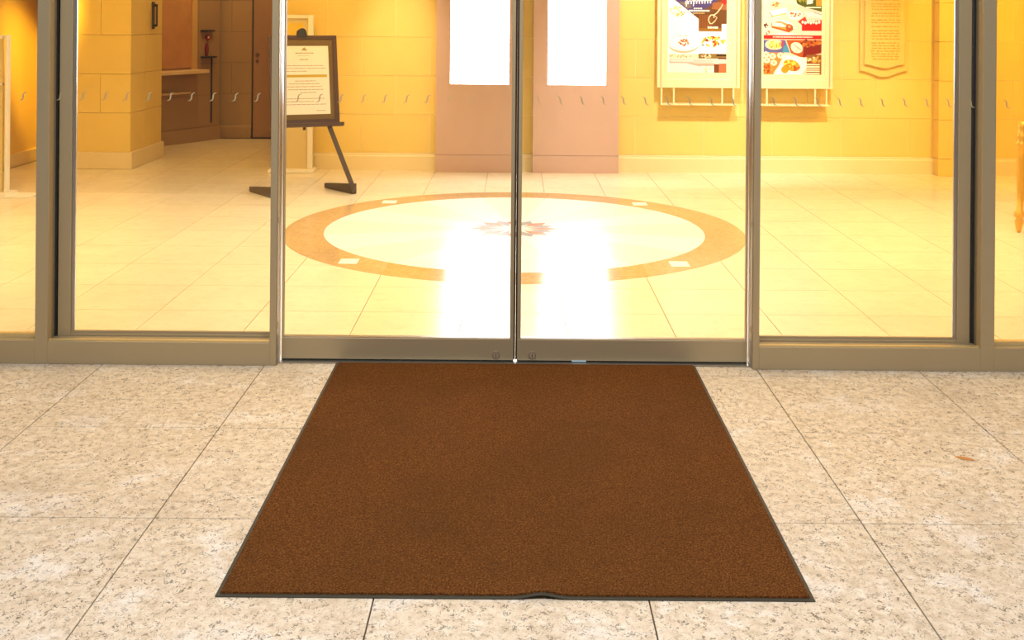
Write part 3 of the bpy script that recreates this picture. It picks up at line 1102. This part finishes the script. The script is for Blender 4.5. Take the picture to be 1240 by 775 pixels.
def poster_bakery():
    p = Paint(925, 995, -10, 90, (226, 206, 176))
    p.rect(925, -10, 995, 44, (226, 210, 186))
    p.poly([(925, -10), (962, -10), (962, 0), (968, 6), (974, 8), (950, 5), (940, 2), (925, 4)], (238, 224, 200))
    p.poly([(961, -10), (995, -10), (995, 14), (976, 9), (966, 5)], (86, 92, 30))
    p.speck(972, 1, 8, 4, 18, [(120, 140, 40), (70, 80, 24), (170, 160, 60)], (0.8, 2))
    p.poly([(978, -10), (985, -10), (984, 4), (977, 5)], (246, 244, 232))
    p.rect(976, 7.8, 994, 9.6, (250, 240, 205))
    p.rect(988, -5, 995, 7, (190, 150, 50))
    # small ring cake
    p.ell(939, 6, 6.5, 4, (236, 214, 170))
    p.speck(939, 5.5, 4.8, 2.6, 24, [(200, 120, 50), (226, 160, 90), (166, 80, 30), (240, 205, 150)], (0.7, 1.5))
    # white roll cake
    p.poly([(932, 14), (952, 9), (955, 16), (938, 21), (933, 19)], (250, 246, 244))
    p.line([(935, 20), (951, 16.5)], 1.6, (214, 180, 90))
    p.line([(932, 15), (935, 20)], 1.2, (160, 110, 90))
    # strawberry round cake
    p.ell(963, 18, 8.5, 6, (250, 244, 230))
    p.speck(962.5, 17, 6.5, 3.2, 22, [(206, 54, 30), (230, 100, 50), (250, 230, 200), (190, 120, 60)], (0.8, 1.5))
    # long bread on white plate
    p.ell(948, 31, 14, 6.5, (246, 240, 232), 0.15)
    p.poly([(934, 27), (945, 25.5), (957, 30), (961, 36), (956, 39), (934, 33)], (216, 150, 76))
    p.poly([(935, 27.5), (946, 28), (955, 33), (936, 31.5)], (250, 238, 214))
    p.line([(936, 33), (955, 38)], 2.2, (196, 84, 26))
    p.ell(956, 33.5, 4.6, 4.4, (164, 80, 34), 0.5)
    p.ell(956, 32, 1.8, 1.6, (226, 150, 100))
    # red berry cake with cream
    p.poly([(971, 27), (995, 24), (995, 37), (971, 37)], (204, 36, 24))
    p.poly([(966, 26), (975, 20), (978, 27), (971, 30)], (206, 52, 30))
    for k in range(7):
        p.ell(972 + 3.3 * k, 26.4 + (k % 2), 1.5, 1.9, (250, 240, 226))
    p.poly([(974, 14), (995, 15), (995, 22), (978, 21)], (240, 236, 226))
    p.line([(986, 15), (995, 17.5)], 1.2, (226, 150, 150))
    p.line([(976, 19), (992, 21)], 1.0, (200, 210, 196))
    p.speck(928, 31, 2, 2.5, 8, [(70, 30, 26), (104, 44, 30)], (0.9, 1.7))
    p.speck(930, 39.5, 4, 2, 12, [(206, 50, 34), (230, 110, 80), (240, 190, 160)], (0.7, 1.4))
    p.ell(985, 40.5, 12, 2.6, (244, 228, 196))
    p.words(943, 962, 41, 2.2, (254, 252, 246))
    # red banner with a line of white text
    p.rect(925, 42.6, 995, 46.8, (196, 34, 22))
    p.words(936, 984, 44.8, 1.6, (252, 232, 214))
    p.rect(925, 46.8, 995, 48.3, (240, 170, 140))
    # lower panels
    p.poly([(925, 48.3), (951, 48.3), (957, 63.5), (925, 63.5)], (86, 100, 150))
    p.ell(938, 54, 11, 6.2, (236, 206, 170))
    p.speck(938.5, 54, 8, 4.2, 40, [(240, 196, 40), (250, 222, 110), (214, 150, 30), (190, 180, 50)], (0.8, 1.7))
    p.ell(948, 53, 1.8, 5, (150, 70, 110), 0.1)
    p.poly([(949, 57), (952.5, 53), (956.5, 63.5), (948, 63.5)], (70, 140, 170))
    p.line([(925, 59.5), (946, 61.5)], 0.8, (120, 70, 50))
    p.poly([(952.5, 48.3), (995, 48.3), (995, 64), (972, 70), (958, 64)], (176, 84, 34))
    p.speck(980, 53, 14, 4.5, 40, [(196, 110, 40), (150, 62, 24), (210, 136, 60), (120, 44, 30)], (1.0, 2.2))
    p.poly([(974, 58), (995, 53), (995, 63), (972, 69)], (128, 36, 26))
    p.ell(965, 57.5, 7.6, 6.2, (250, 234, 204), 0.6)
    p.line([(962, 54), (970, 60)], 1.0, (170, 130, 90))
    p.speck(964, 60, 4, 3, 8, [(210, 180, 130)], (0.5, 0.9))
    p.poly([(925, 63.5), (950, 63.5), (944, 78), (938, 90), (925, 90)], (206, 130, 52))
    for cx, cy in ((928, 66), (936, 68), (945.5, 67), (929, 73), (937.5, 76)):
        p.ell(cx, cy, 4.0, 3.4, (246, 232, 196))
        p.ell(cx, cy, 1.7, 1.4, (206, 176, 120))
    p.speck(931, 83, 6, 5, 26, [(196, 96, 30), (226, 150, 60), (160, 66, 20)], (1.0, 2.0))
    p.poly([(950, 66), (978, 70), (972, 90), (937, 90), (944, 78)], (248, 242, 232))
    p.line([(952, 67), (938, 88)], 1.0, (214, 206, 180))
    p.ell(959, 79, 10.5, 6.6, (226, 150, 40), 0.35)
    p.speck(957, 77, 7, 4.5, 26, [(240, 200, 50), (250, 220, 100), (214, 120, 30)], (1.0, 2.0))
    p.speck(964, 82.5, 5, 3, 14, [(150, 70, 26), (190, 100, 40)], (1, 1.8))
    p.ell(951, 84, 4.5, 4.6, (216, 146, 26))
    p.poly([(971, 71), (978, 69), (976, 84), (971, 88)], (244, 238, 224))
    p.rect(977, 66, 995, 90, (146, 92, 40))
    p.speck(986, 71, 8, 4.5, 24, [(226, 160, 70), (250, 220, 160), (120, 60, 26)], (1, 2))
    for k in range(5):
        p.rect(977, 77 + 2.7 * k, 993, 78.6 + 2.7 * k, (244, 214, 160))
        p.words(978, 992, 77.8 + 2.7 * k, 1.0, (252, 240, 210))
    return p


def poster_frame(x0, label, paint, pxa, pxb, zb):
    t = empty('poster_frame', (x0, RW - 0.15, 0))
    tag(t, label, 'poster', 'framed food posters on the back wall')
    w, bot, top = 0.77, 0.818, 1.95
    a, b = pxa - x0, pxb - x0
    zt = zb + (pxb - pxa) * (paint.h / paint.w)
    MB().box(0.03, w - 0.03, 0.03, 0.15, bot + 0.03, top - 0.03).build('back_box', M['frame_gold'], t)
    # moulding of four lengths
    MB().box(0, 0.075, 0, 0.05, bot, top).build('frame_side', M['frame_cream'], t, bevel=0.005)
    MB().box(w - 0.075, w, 0, 0.05, bot, top).build('frame_side', M['frame_cream'], t, bevel=0.005)
    MB().box(0.075, w - 0.075, 0, 0.05, bot, bot + 0.07).build('frame_bottom', M['frame_cream'], t, bevel=0.005)
    MB().box(0.075, w - 0.075, 0, 0.05, top - 0.07, top).build('frame_top', M['frame_cream'], t, bevel=0.005)
    for xx in (0.028, w - 0.037):
        MB().box(xx, xx + 0.009, -0.006, 0.0, bot, top).build('gilt_line', M['frame_gold'], t)
    MB().box(0.075, w - 0.075, 0.012, 0.03, bot + 0.07, top - 0.07).build('mount', M['frame_cream'], t)
    paint.build('printed_sheet', M['print'], t, a, b, zb, zt, 0.011)
    # rack hanging under the frame
    rk = MB().box(0.03, w - 0.03, 0.0, 0.13, 0.645, 0.657).build('rack_shelf', M['frame_cream'], t)
    for xx in (0.035, 0.150, 0.600, 0.705):
        MB().box(xx, xx + 0.014, 0.004, 0.018, 0.657, bot).build('rack_post', M['frame_cream'], t)
    MB().box(0.0, w, -0.004, 0.0, bot - 0.010, bot + 0.004).build('rack_rail', M['frame_cream'], t)
    return t


poster_frame(1.318, 'cream framed poster of two white plates under a dark corner', poster_dining(), 1.417, 1.963, 0.949)
poster_frame(2.185, 'cream framed poster of cakes and breads with a red banner', poster_bakery(), 2.309, 2.849, 0.938)

# ------------------------------------------------------------------ gilded plaque
pq = empty('wall_plaque', (3.467, RW - 0.06, 0))
tag(pq, 'gilded stone plaque with scalloped foot and lines of raised text', 'plaque')


def scallop(hw, z_c, z_m, top, n=16):
    """outline with a bottom edge that dips in the middle"""
    pts = []
    for k in range(n + 1):
        t = -1 + 2 * k / n
        pts.append((hw * t, z_c + (z_m - z_c) * (0.5 + 0.5 * math.cos(PI * t))))
    return pts + [(hw, top), (-hw, top)]


MB().prism_xz(scallop(0.225, 0.972, 0.915, 1.95), 0.03, 0.06).build('backing', M['plaque'], pq, bevel=0.004)
MB().prism_xz(scallop(0.188, 1.034, 1.0, 1.92), 0.0, 0.03).build('tablet', M['plaque'], pq, bevel=0.004)
tx = MB()
z = 1.08
while z < 1.88:
    x = -0.135 + random.uniform(0, 0.02)
    while x < 0.13:
        L = random.uniform(0.012, 0.05)
        tx.box(x, min(x + L, 0.14), -0.0025, 0.0, z, z + 0.011)
        x += L + random.uniform(0.006, 0.014)
    z += random.choice((0.024, 0.026, 0.038))
tag(tx.build('raised_text', M['plaque_text'], pq), kind='stuff')

# ------------------------------------------------------------------ easel with notice
ez = empty('notice_easel', (-1.706, 8.84, 0))
tag(ez, 'dark wooden easel holding a framed cream notice, before the back wall', 'easel')
wd = Vector((0.924, 0.383, 0))
nd = Vector((0.383, -0.924, 0))
lean = math.radians(12)
ud = Vector((0, 0, 1)) * math.cos(lean) - nd * math.sin(lean)
fd = nd * math.cos(lean) + Vector((0, 0, 1)) * math.sin(lean)
BM = Matrix(((wd.x, -fd.x, ud.x, 0), (wd.y, -fd.y, ud.y, 0), (wd.z, -fd.z, ud.z, 0.575), (0, 0, 0, 1)))
# board axes: x across, y into the board, z up
H, HW = 0.725, 0.285
MB().box(-HW + 0.012, -HW + 0.042, -0.012, 0.012, 0, H, BM).build('frame_side', M['dark_wood'], ez)
MB().box(HW - 0.036, HW, -0.012, 0.012, 0, H, BM).build('frame_side', M['dark_wood'], ez)
MB().box(-HW + 0.036, HW - 0.036, -0.012, 0.012, 0, 0.03, BM).build('frame_bottom', M['dark_wood'], ez)
MB().box(-HW + 0.036, HW - 0.036, -0.012, 0.012, H - 0.026, H, BM).build('frame_top', M['dark_wood'], ez)
MB().box(-HW + 0.02, HW - 0.02, -0.002, 0.008, 0.02, H - 0.02, BM).build('mount_board', M['mount'], ez)
sh = MB().box(-0.21, 0.213, -0.0045, -0.002, 0.073, 0.638, BM).build('notice_sheet', M['paper'], ez)
tt = MB()


def txt(u0, u1, v, h=0.005):
    u = u0
    while u < u1:
        L = random.uniform(0.012, 0.04)
        tt.box(u, min(u + L, u1), -0.0052, -0.0044, v, v + h, BM)
        u += L + 0.005


txt(-0.06, 0.09, 0.575, 0.008)
txt(-0.04, 0.06, 0.555, 0.003)
txt(-0.025, 0.05, 0.522, 0.007)
for u0, u1, v in ((-0.16, 0.17, 0.472), (-0.18, 0.19, 0.450), (-0.17, 0.03, 0.426), (-0.07, 0.10, 0.345), (-0.12, 0.13, 0.322), (-0.18, 0.15, 0.298), (-0.13, 0.16, 0.274), (-0.03, 0.10, 0.250), (-0.15, 0.17, 0.200), (-0.18, 0.08, 0.176), (-0.18, 0.18, 0.152), (0.10, 0.17, 0.10)):
    txt(u0, u1, v)
tag(tt.build('printed_text', M['ink'], sh), kind='stuff')
MB().add([BM @ Vector(p) for p in ((-0.012, -0.0052, 0.600), (0.040, -0.0052, 0.600), (0.030, -0.0052, 0.612), (0.014, -0.0052, 0.628), (-0.002, -0.0052, 0.612))], [(0, 1, 2, 3, 4)]).build('crest', M['ink'], sh)
MB().box(-0.21, 0.195, -0.0055, -0.0044, 0.378, 0.399, BM).build('gold_bar', M['gold_print'], sh)
MB().box(-HW, HW + 0.028, -0.05, 0.015, -0.03, 0.0, BM).build('ledge', M['dark_wood'], ez, bevel=0.003)
MB().bar(BM @ Vector((0.0, 0.03, -0.05)), BM @ Vector((0.0, 0.03, H + 0.03)), 0.03, 0.02, wd).build('mast', M['leg_metal'], ez)
ck = MB()
ck.prism_xz([(-0.042, H - 0.01), (0.042, H - 0.01), (0.030, H + 0.045), (0.010, H + 0.060), (-0.012, H + 0.058), (-0.032, H + 0.045)], -0.022, 0.04)
ck.v = [tuple(BM @ Vector(p)) for p in ck.v]
ck.build('top_clip', M['black'], ez)


def easel_leg(top, heel, toe):
    o = Vector((-1.706, 8.84, 0))
    top, heel, toe = Vector(top) - o, Vector(heel) - o, Vector(toe) - o
    MB().bar(heel + Vector((0, 0, 0.02)), top, 0.036, 0.022, nd).build('leg', M['leg_metal'], ez)
    d = (toe - heel).normalized()
    s = Vector((-d.y, d.x, 0)) * 0.018
    vs = []
    for p, h in ((heel, 0.085), (toe, 0.042)):
        z0 = 0.001 if p is heel else 0.004
        vs += [p - s + Vector((0, 0, z0)), p + s + Vector((0, 0, z0)), p + s + Vector((0, 0, h)), p - s + Vector((0, 0, h))]
    MB().add(vs, [(0, 1, 2, 3), (7, 6, 5, 4), (4, 5, 1, 0), (5, 6, 2, 1), (6, 7, 3, 2), (7, 4, 0, 3)]).build('foot', M['leg_metal'], ez)


easel_leg((-1.535, 8.935, 0.575), (-1.305, 8.88, 0), (-1.59, 9.19, 0))
easel_leg((-1.86, 8.80, 0.575), (-1.93, 8.66, 0), (-2.165, 8.96, 0))

# ------------------------------------------------------------------ ivory sign stands
def sign_stand(x, y, w, h, z_lab, pw, label):
    t = empty('sign_stand', (x, y, 0))
    tag(t, label, 'stand')
    MB().box(-w / 2 - 0.03, w / 2 + 0.03, -0.11, 0.11, 0.001, 0.03).build('base_plate', M['stand'], t, bevel=0.004)
    for s in (-1, 1):
        a, b = sorted((s * w / 2, s * (w / 2 - pw)))
        MB().box(a, b, -0.03, 0.03, 0.03, h).build('post', M['stand'], t, bevel=0.004)
    MB().box(-w / 2 + 0.045, w / 2 - 0.045, -0.03, 0.03, h - 0.03, h).build('top_bar', M['stand'], t)
    MB().box(-w / 2 + 0.045, w / 2 - 0.045, -0.006, 0.006, 0.03, h - 0.03).build('panel', M['stand_panel'], t)
    MB().box(-w / 2 + 0.06, w / 2 - 0.09, -0.010, -0.006, z_lab, h - 0.075).build('label_sheet', M['label_yellow'], t)
    MB().box(-w / 2 + 0.045, w / 2 - 0.045, -0.02, 0.02, z_lab - 0.05, z_lab - 0.035).build('cross_bar', M['stand'], t)
    return t


sign_stand(-2.06, 10.12, 0.36, 1.455, 1.27, 0.045, 'ivory framed sign stand half hidden behind the easel')
st2 = sign_stand(-4.225, 8.66, 0.40, 1.275, 0.93, 0.020, 'ivory framed sign stand by the side wall, cut off by the picture edge')
MB().box(0.18, 0.42, -0.12, 0.10, 0.001, 0.012).build('foot_plate', M['stand'], st2)

# ------------------------------------------------------------------ gilded console table
tb = empty('console_table', (3.47, 7.5, 0))
tag(tb, 'gilded console table with a turned leg, mostly outside the picture', 'table')
prof = [(0.010, 0.0), (0.016, 0.015), (0.026, 0.05), (0.030, 0.075), (0.020, 0.10), (0.034, 0.108), (0.036, 0.125), (0.034, 0.142), (0.022, 0.150), (0.024, 0.30), (0.030, 0.52), (0.034, 0.59),
        (0.040, 0.60), (0.040, 0.615), (0.030, 0.625), (0.038, 0.65), (0.036, 0.675), (0.026, 0.69), (0.030, 0.72), (0.030, 0.76)]
lb = MB().lathe(prof)
lb.v = [(v[0] + 0.03 * v[2], v[1], v[2]) for v in lb.v]
leg_me = lb.mesh('leg', M['gold'])
for p in leg_me.polygons:
    p.use_smooth = True
for lx, ly in ((0, 0), (1.05, 0), (0.40, 0.40), (0.75, 0.40)):
    o = bpy.data.objects.new('leg', leg_me)
    COL.objects.link(o)
    o.parent = tb
    o.location = (lx, ly, 0)
MB().box(0.07, 0.98, -0.01, 0.01, 0.70, 0.76).build('apron', M['gold'], tb)
MB().box(0.42, 0.75, 0.39, 0.41, 0.70, 0.76).build('apron', M['gold'], tb)
MB().prism([(0.075, 0.0), (1.0, 0.0), (0.80, 0.44), (0.38, 0.44)], 0.74, 0.785).build('table_top', M['gold'], tb, bevel=0.005)
